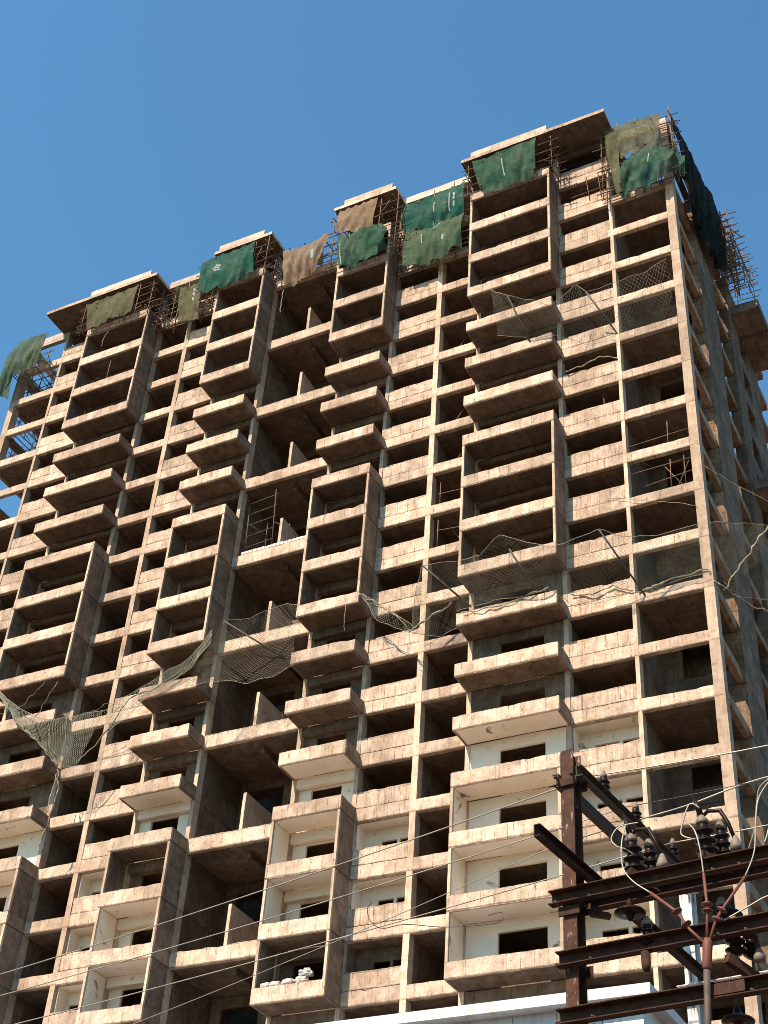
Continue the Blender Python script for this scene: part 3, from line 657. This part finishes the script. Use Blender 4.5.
prop('upright prop in a bay between parapets below the upper safety net', (-4.6, .5, zk(5)+.18), (-4.6, .5, zk(4)+.02))
prop('short prop beside the divider on a terrace of the central recess', (-23.2, .7, zk(10)+.22), (-23.35, 1.0, zk(10)+1.9), .025)
def hang(label, pts, r=.012): 
    P2 = resample(pts, 14); m = MB(); m.tube([p+noise.noise_vector(p*2.3)*.06 for p in P2], r, 5); return tag(m.build('hanging_rope', ROPE), label, 'rope', 'loose ropes hanging on the facade')
hang('loose rope end hanging under the torn brown net of the recess', [(-26.1,-.9,74.6),(-26.15,-.9,73.6),(-26.1,-.9,72.4)], .03)
hang('loose rope hanging below the flat olive net at the left', [(-40.2,-1.6,75.9),(-40.5,-1.6,75.2),(-40.45,-1.6,74.4)], .02)
hang('rope dangling from the underside of the boxed balcony right of the recess', [(-18.6,-1.45,zk(8)+.1),(-18.65,-1.45,zk(8)-.9),(-18.6,-1.4,zk(8)-1.6)], .014)
hang('long rope slanting across the corner rooms above the long safety net', [(-4.6,-.1,50.2),(-2.2,-.15,49.2),(.1,-.1,48.2)], .014)
hang('rope running from the near corner toward the right side pole', [(.62,.3,50.9),(1.8,1.4,50.1),(3.4,2.6,49.2)], .014)
hang('dark strip of cloth hanging at the knot of the left net', [(-35.6,-1.7,39.5),(-35.7,-1.7,38.0),(-35.6,-1.7,37.2)], .03)

# ------------------------------------------------------------------ sacks on a balcony edge
for i, (x, z, s, lb) in enumerate(((-21.0,0,1.0,'flattened white sack at the left end of the row on a balcony edge'), (-20.52,0,1.05,'flattened white sack second from the left on a balcony edge'), (-19.85,.02,1.1,'plump white sack in the middle of the row on a balcony edge'), (-19.2,.03,1.15,'white sack lying under another at the right end of the row'), (-19.0,.34,1.25,'grey-white crumpled sack lying on top of another at the right end'))):
    b = MB(); vs = []; fs = []; n, m_ = 32, 20
    for j in range(m_+1):
        for q in range(n):
            th = math.pi*j/m_; ph = 2*math.pi*q/n
            d = Vector((math.sin(th)*math.cos(ph), math.sin(th)*math.sin(ph), math.cos(th)))
            d = Vector([math.copysign(abs(c)**.7, c) for c in d]); k = 1+.30*noise.noise(d*1.6+Vector((i*5, 0, 0)))+.16*noise.noise(d*4.5+Vector((i*3, 1, 0)))
            vs.append((x+d.x*.26*s*k, -1.28+d.y*.2*s*k, zk(15)+.77+z+.125*s*(.9+d.z*k)))
    fs = [(j*n+q, j*n+(q+1) % n, (j+1)*n+(q+1) % n, (j+1)*n+q) for j in range(m_) for q in range(n)]
    b.add(vs, fs, 0, False); tag(b.build('sack', SACK), lb, 'sack', 'white sacks on a balcony edge')

# ------------------------------------------------------------------ steel pole structure with cable termination
YA = R_(-6.5); UA = Vector((math.cos(YA), math.sin(YA), 0)); VA = Vector((-math.sin(YA), math.cos(YA), 0)); OA = Vector((9.46, -44.06, 0))
def L(a, b, z): return OA+UA*a+VA*b+Vector((0, 0, z))
def isec(w, d, tf=.012, tw=.010):
    x, y = w/2, d/2
    return [(-x,-y),(x,-y),(x,-y+tf),(tw/2,-y+tf),(tw/2,y-tf),(x,y-tf),(x,y),(-x,y),(-x,y-tf),(-tw/2,y-tf),(-tw/2,-y+tf),(-x,-y+tf)]
def csec(f, d, t=.009, flip=1):              # web at 0, flanges toward +side
    h = d/2; pts = [(0,-h),(f,-h),(f,-h+t),(t,-h+t),(t,h-t),(f,h-t),(f,h),(0,h)]
    return pts if flip > 0 else [(-x, y) for x, y in pts]
ST = thing('pole_structure', 'rusty steel pole structure carrying crossbeams, insulators and cables, in the foreground at right', 'utility pole', L(0, 0, 0))
def steel(name, p, q, sec, mat, upv=(0, 0, 1), par=None, label=None):
    m = MB(); m.beam(p, q, sec, upv); o = m.build(name, mat, par or ST)
    if label: o['label'] = label
    return o
steel('post', L(0,0,0), L(0,0,8.63), isec(.118,.16), RUST, VA)
steel('post', L(2.75,0,0), L(2.75,0,8.6), isec(.118,.16), RUST, VA)
o = steel('post', L(.02,2.5,0), L(.02,2.5,8.29), isec(.125,.14), PALE, VA); o['label'] = 'post with flaking white paint'
steel('post', L(2.75,2.5,0), L(2.75,2.5,8.29), isec(.118,.16), RUST, VA)
def crossbeam(z, b0, mat, a0=-.17, a1=3.0, d=.125, side=1):
    # channel opening to the front (side=1) or to the back
    return steel('crossbeam', L(a0, b0, z), L(a1, b0, z), csec(.088, d, .009, side), mat)
crossbeam(7.17, -.085, RUSTD); crossbeam(7.17, .145, RUSTD, -.13)
crossbeam(6.612, -.085, RUSTD, -.11); crossbeam(6.125, -.085, RUSTD, -.115)
def arm(a, z, b0, b1, mat, side=1, d=.11):
    return steel('side_arm', L(a, b0, z), L(a, b1, z), csec(.06, d, .008, side), mat)
arm(.075, 8.40, -.06, 2.75, GREYST); arm(-.075, 8.33, -.12, 2.75, GREYST, -1)
arm(.085, 7.42, -.89, 2.75, RUSTD); 
arm(2.66, 8.40, -.06, 2.75, GREYST)
steel('crossbeam', L(-.1, 2.4, 7.22), L(3.0, 2.4, 7.22), csec(.06, .12), PALE)
# brackets, clamps and bolts
for z, y0, mt in ((8.365, -.175, GREYST), (7.17, -.1, RUSTD), (6.612, -.1, RUSTD), (6.125, -.1, RUSTD)):
    for dx in (-.078, .078):                 # U-bolts holding each beam to the post
        m = MB(); m.tube([L(dx, y0, z-.045), L(dx, .12, z-.045)], .009, 6); m.lathe(L(dx, y0-.005, z-.045), VA, [(0, .017), (.02, .017)], 6); m.build('bolt', RUSTD, ST)
    m = MB(); m.beam(L(-.11, .095, z-.05), L(.11, .095, z-.05), [(-.008, -.05), (.008, -.05), (.008, .05), (-.008, .05)]); m.build('clamp_plate', RUSTD, ST)
for z in (7.17, 6.612, 6.125):
    for a in (-.13, .19, 1.32, 1.55):
        m = MB(); m.lathe(L(a, -.088, z-.02), -VA, [(0, .017), (.016, .017), (.018, .009), (.035, .009)], 6); m.build('bolt', GREYST, ST)
for za in (7.06, 8.30):
    m = MB(); m.beam(L(-.1, -.1, za), L(.1, -.1, za), [(-.012, -.05), (.012, -.05), (.012, .03), (-.012, .03)]); m.build('clamp_plate', RUSTD, ST)
m = MB(); m.beam(L(1.22, -.165, 6.125), L(1.52, -.165, 6.125), [(-.01, -.045), (.01, -.045), (.01, .045), (-.01, .045)]); m.build('clamp_plate', RUSTD, ST)
m = MB(); m.beam(L(.12, .05, 7.06), L(.30, .05, 7.0), [(-.03, -.025), (.03, -.025), (.03, .025), (-.03, .025)]); m.build('bracket', RUSTD, ST)
# insulators
def sheds(n, R0, pitch, core, taper=0, cap=.03):
    p = [(0, core*1.1)]; h = 0
    for i in range(n):
        R = R0*(1-taper*i); p += [(h+.01, core), (h+pitch*.30, R*.96), (h+pitch*.42, R), (h+pitch*.50, R*.94), (h+pitch*.62, core*1.15), (h+pitch, core)]; h += pitch
    p += [(h+.01, core), (h+cap, core*.9)]
    return p
def insulator(p, ax, n, R0, pitch, core, taper=.06, capr=.04, label=None, mat=POR):
    m = MB(); m.lathe(p, ax, sheds(n, R0, pitch, core, taper), 20); o = m.build('insulator', mat, ST)
    if label: o['label'] = label
    top = Vector(p)+Vector(ax).normalized()*(n*pitch+.02)
    m = MB(); m.lathe(top, ax, [(0, capr*1.1), (.03, capr*1.1), (.05, capr*.8), (.075, capr*.5)], 14); m.build('cap', PORG, o)
    m = MB(); m.lathe(Vector(p)-Vector(ax).normalized()*.12, ax, [(0, .012), (.12, .014)], 8); m.build('pin', GREYST, o)
    return o
Zv = Vector((0, 0, 1))
for b_ in (.62, 1.32, 2.19): insulator(L(.03, b_, 8.50), Zv, 3, .062, .052, .036, .04, .03)
for b_ in (.62, 1.32, 2.19): insulator(L(2.63, b_, 8.50), Zv, 3, .062, .052, .036, .04, .03)
def cutout(a, b0, z):
    """leaning dropout fuse: ribbed insulator on a bracket, hinged tube behind it"""
    ax = (Zv*1-VA*.10-UA*.04).normalized()
    m = MB(); m.beam(L(a-.02, b0-.10, z-.03), L(a+.16, b0+.16, z-.14), [(-.03, -.035), (.03, -.035), (.03, .035), (-.03, .035)]); m.build('bracket', RUSTD, ST)
    insulator(L(a, b0, z), ax, 3, .092, .085, .048, .04, .05, 'three-shed fuse insulator')
    insulator(L(a+.10, b0+.14, z+.02), ax, 3, .075, .075, .042, .05, .04)
    t0 = L(a, b0, z)+ax*.33
    m = MB(); m.tube([t0, t0+UA*.06+Zv*.05, t0+UA*.17+Zv*.03, t0+UA*.23-Zv*.10, t0+UA*.27-Zv*.24], [.014, .018, .020, .018, .016], 8); m.build('fuse_tube', POR, ST)
    m = MB(); m.lathe(t0+UA*.28-Zv*.36, Zv, [(0, .05), (.04, .052), (.09, .034), (.13, .016)], 12); m.build('cap', PORG, ST)
    m = MB(); m.tube([t0, t0-UA*.03+Zv*.13, t0-UA*.06+Zv*.22], [.03, .022, .008], 8); m.build('terminal', POR, ST)
    m = MB(); m.tube([t0-UA*.05+Zv*.16, t0+UA*.01+Zv*.02], .016, 6); m.build('terminal', GREYST, ST)
cutout(.585, 0, 7.32); cutout(1.245, 0, 7.34)
# suspension disc under the top crossbeam, post insulators on the lower ones
def disc(p):
    m = MB(); m.lathe(p, -Zv, [(0, .02), (.03, .03), (.06, .036), (.075, .06), (.10, .115), (.118, .132), (.128, .130), (.130, .09), (.135, .04), (.17, .03), (.19, .014)], 24)
    m.build('insulator', POR, ST)['label'] = 'wide bell-shaped suspension disc'
disc(L(.60, -.18, 7.0)); disc(L(1.27, .25, 7.02))
insulator(L(.70, -.08, 6.62), Zv, 3, .060, .05, .038, .03, .045)
m = MB(); m.tube([L(.70, -.14, 6.54), L(.70, -.14, 6.42), L(.705, -.14, 6.38)], [.04, .038, .025], 10); m.build('bracket', RUSTD, ST)
insulator(L(1.27, .15, 6.74), Zv, 4, .056, .045, .036, .03, .04)
insulator(L(1.41, 0, 6.45), Zv, 3, .085, .075, .045, .04, .045); insulator(L(1.50, .12, 6.45), Zv, 3, .075, .07, .042, .05, .04)
m = MB(); m.tube([L(1.43, 0, 6.72), L(1.53, 0, 6.70), L(1.58, 0, 6.55), L(1.60, 0, 6.46)], .018, 8); m.build('fuse_tube', RUSTD, ST)
m = MB(); m.lathe(L(1.6, 0, 6.36), Zv, [(0, .045), (.04, .048), (.08, .03), (.11, .014)], 12); m.build('cap', PORG, ST)
m = MB(); m.beam(L(1.36, -.08, 6.40), L(1.5, .16, 6.30), [(-.03, -.04), (.03, -.04), (.03, .04), (-.03, .04)]); m.build('bracket', RUSTD, ST)
disc(L(1.30, .2, 6.12))
# cable with a three-legged red termination
K = thing('power_cable', 'thick cable rising to a red three-legged termination on the crossbeams', 'cable', L(1.21, -.22, 0))
m = MB(); m.tube([L(1.20,-.22,0), L(1.205,-.22,3), L(1.215,-.22,5.85), L(1.245,-.22,6.30)], .027, 12); m.build('cable_sheath', CABLE, K)
m = MB(); m.lathe(L(1.243,-.22,6.27), L(1.27,-.22,6.5)-L(1.243,-.22,6.27), [(0,.029),(.02,.036),(.12,.038),(.20,.040),(.25,.030)], 14); m.build('breakout_boot', REDC, K)
def leg(pts, skirts, tail):
    m = MB(); m.tube(pts, .0125, 10); o = m.build('termination_leg', REDC, K)
    for s in skirts:
        P2 = [Vector(p) for p in pts]; i = min(len(P2)-2, int(s*(len(P2)-1))); q = s*(len(P2)-1)-i
        c = P2[i].lerp(P2[i+1], q); ax = (P2[i+1]-P2[i]).normalized()
        m = MB(); m.lathe(c, ax, [(-.010, .018), (0, .046), (.006, .047), (.024, .018)], 16); m.build('rain_skirt', REDC, o)
    m = MB(); m.tube(smooth(tail), .0065, 7); m.build('lead', WIRE, K)
def smooth(pts, n=6):
    P2 = [Vector(p) for p in pts]; out = []
    for i in range(len(P2)-1):
        a = P2[max(i-1, 0)]; b = P2[i]; c = P2[i+1]; d = P2[min(i+2, len(P2)-1)]
        for k in range(n):
            t = k/n; out.append(.5*((2*b)+(c-a)*t+(2*a-5*b+4*c-d)*t*t+(3*b-a-3*c+d)*t**3))
    return out+[P2[-1]]
leg([L(1.25,-.22,6.48), L(1.12,-.2,6.63), L(1.02,-.2,6.80), L(.80,-.2,7.01)], (.42, .66), [(L(.80,-.2,7.01)), L(.65,-.2,7.14), L(.565,-.2,7.28), L(.55,-.18,7.5), L(.56,-.1,7.72)])
leg([L(1.265,-.22,6.5), L(1.285,-.22,6.72), L(1.29,-.22,6.82), L(1.275,-.2,7.08)], (.42, .6), [L(1.275,-.2,7.08), L(1.262,-.2,7.30), L(1.23,-.2,7.47), L(1.17,-.18,7.56)])
leg([L(1.285,-.22,6.49), L(1.34,-.22,6.63), L(1.40,-.22,6.72), L(1.62,-.2,6.98)], (.45, .68), [L(1.62,-.2,6.98), L(1.72,-.2,7.18), L(1.76,-.2,7.45), L(1.82,-.2,7.66), L(2.0,-.2,7.85)])
# overhead wires
def wire(label, pts, r=.011, mat=WIRE, sag=0, name='overhead_wire', grp='overhead wires crossing the view'):
    P2 = []
    if sag:
        a, b_ = Vector(pts[0]), Vector(pts[1]); P2 = [a.lerp(b_, t/40)-Zv*sag*4*(t/40)*(1-t/40) for t in range(41)]
    else: P2 = smooth(pts, 8)
    m = MB(); m.tube(P2, r*.72, 6); return tag(m.build(name, mat), label, 'wire', grp)
def ext(p, q, t): p, q = Vector(p), Vector(q); return p+(q-p)*t
wire('pale overhead wire, highest of those running to the left edge', [ext((9.45,-43.45,8.72), (.95,-41.9,8.70), 2.6), (9.45,-43.45,8.72)], .010, WIRE, .35)
wire('pale wire leaving the highest insulator toward the right edge', [(9.45,-43.45,8.72), (13.2,-43.5,8.78)], .010, WIRE, .06)
wire('thin overhead wire second from the top at the left edge', [ext((9.54,-42.75,8.72), (.86,-41.5,8.62), 2.6), (9.54,-42.75,8.72)], .009, WIRE, .33)
wire('thin dark wire running right from the middle insulator', [(9.54,-42.75,8.72), (13.0,-43.2,8.68)], .006, WIRED, .05)
wire('pale overhead wire third from the top at the left edge', [ext((9.74,-41.9,8.70), (.22,-40.6,8.58), 2.6), (9.74,-41.9,8.70)], .010, WIRE, .3)
wire('pale wire leaving the rearmost insulator toward the right edge', [(9.74,-41.9,8.70), (13.4,-42.3,8.72)], .010, WIRE, .05)
wire('thin wire lowest across the white balconies, ending at the post', [ext((8.95,-43.9,7.72), (4.42,-42.5,7.62), 3.4), (9.40,-44.06,7.76)], .006, WIRE, .25)
wire('thick pale wire looping over the fuses from the right edge', [(9.0,-42.6,8.55), (9.6,-42.75,8.55), (10.2,-42.85,8.57), (10.75,-42.9,8.66), (11.3,-43.0,8.66), (13,-43.3,8.6)], .012, WIRE)
wire('loose looped lead at the left fuse', [L(.66,-.05,7.75), L(.50,-.1,7.72), L(.43,-.12,7.62), L(.47,-.12,7.54), L(.55,-.1,7.50), L(.60,-.06,7.46)], .008, WIRE, 0, 'jumper_lead', 'loose jumper leads')
wire('loose looped lead at the right fuse', [L(1.24,-.08,7.74), L(1.16,-.1,7.78), L(1.08,-.1,7.60), L(1.07,-.1,7.52), L(1.14,-.1,7.47), L(1.2,-.08,7.46)], .009, WIRE, 0, 'jumper_lead', 'loose jumper leads')
wire('forked lead rising at the right edge', [L(1.56,.1,7.35), L(1.66,.05,7.52), L(1.72,0,7.72), L(1.80,-.05,7.84), L(2.1,-.1,7.92)], .010, WIRE, 0, 'jumper_lead', 'loose jumper leads')
wire('straight hanging lead beside the forked one at the right edge', [L(1.74,.3,8.1), L(1.735,.3,7.8), L(1.70,.2,7.5), L(1.64,.1,7.3)], .009, WIRE, 0, 'jumper_lead', 'loose jumper leads')
wire('double lead leaving the red termination to the right', [L(1.40,-.18,6.66), L(1.6,-.15,6.75), L(1.8,-.1,6.84), L(2.3,0,6.95)], .009, WIRE, 0, 'jumper_lead', 'loose jumper leads')
wire('dark curled wire end dangling in front of the narrow bays', [(6.4,-42.3,8.45), (6.5,-42.3,8.37), (6.45,-42.3,8.3), (6.5,-42.3,8.15), (6.7,-42.4,8.0), (7.0,-42.45,7.98), (7.5,-42.5,7.86), (8.1,-42.6,7.78), (8.15,-42.6,7.88), (8.0,-42.6,7.87)], .007, WIRED, 0, 'loose_wire', None)
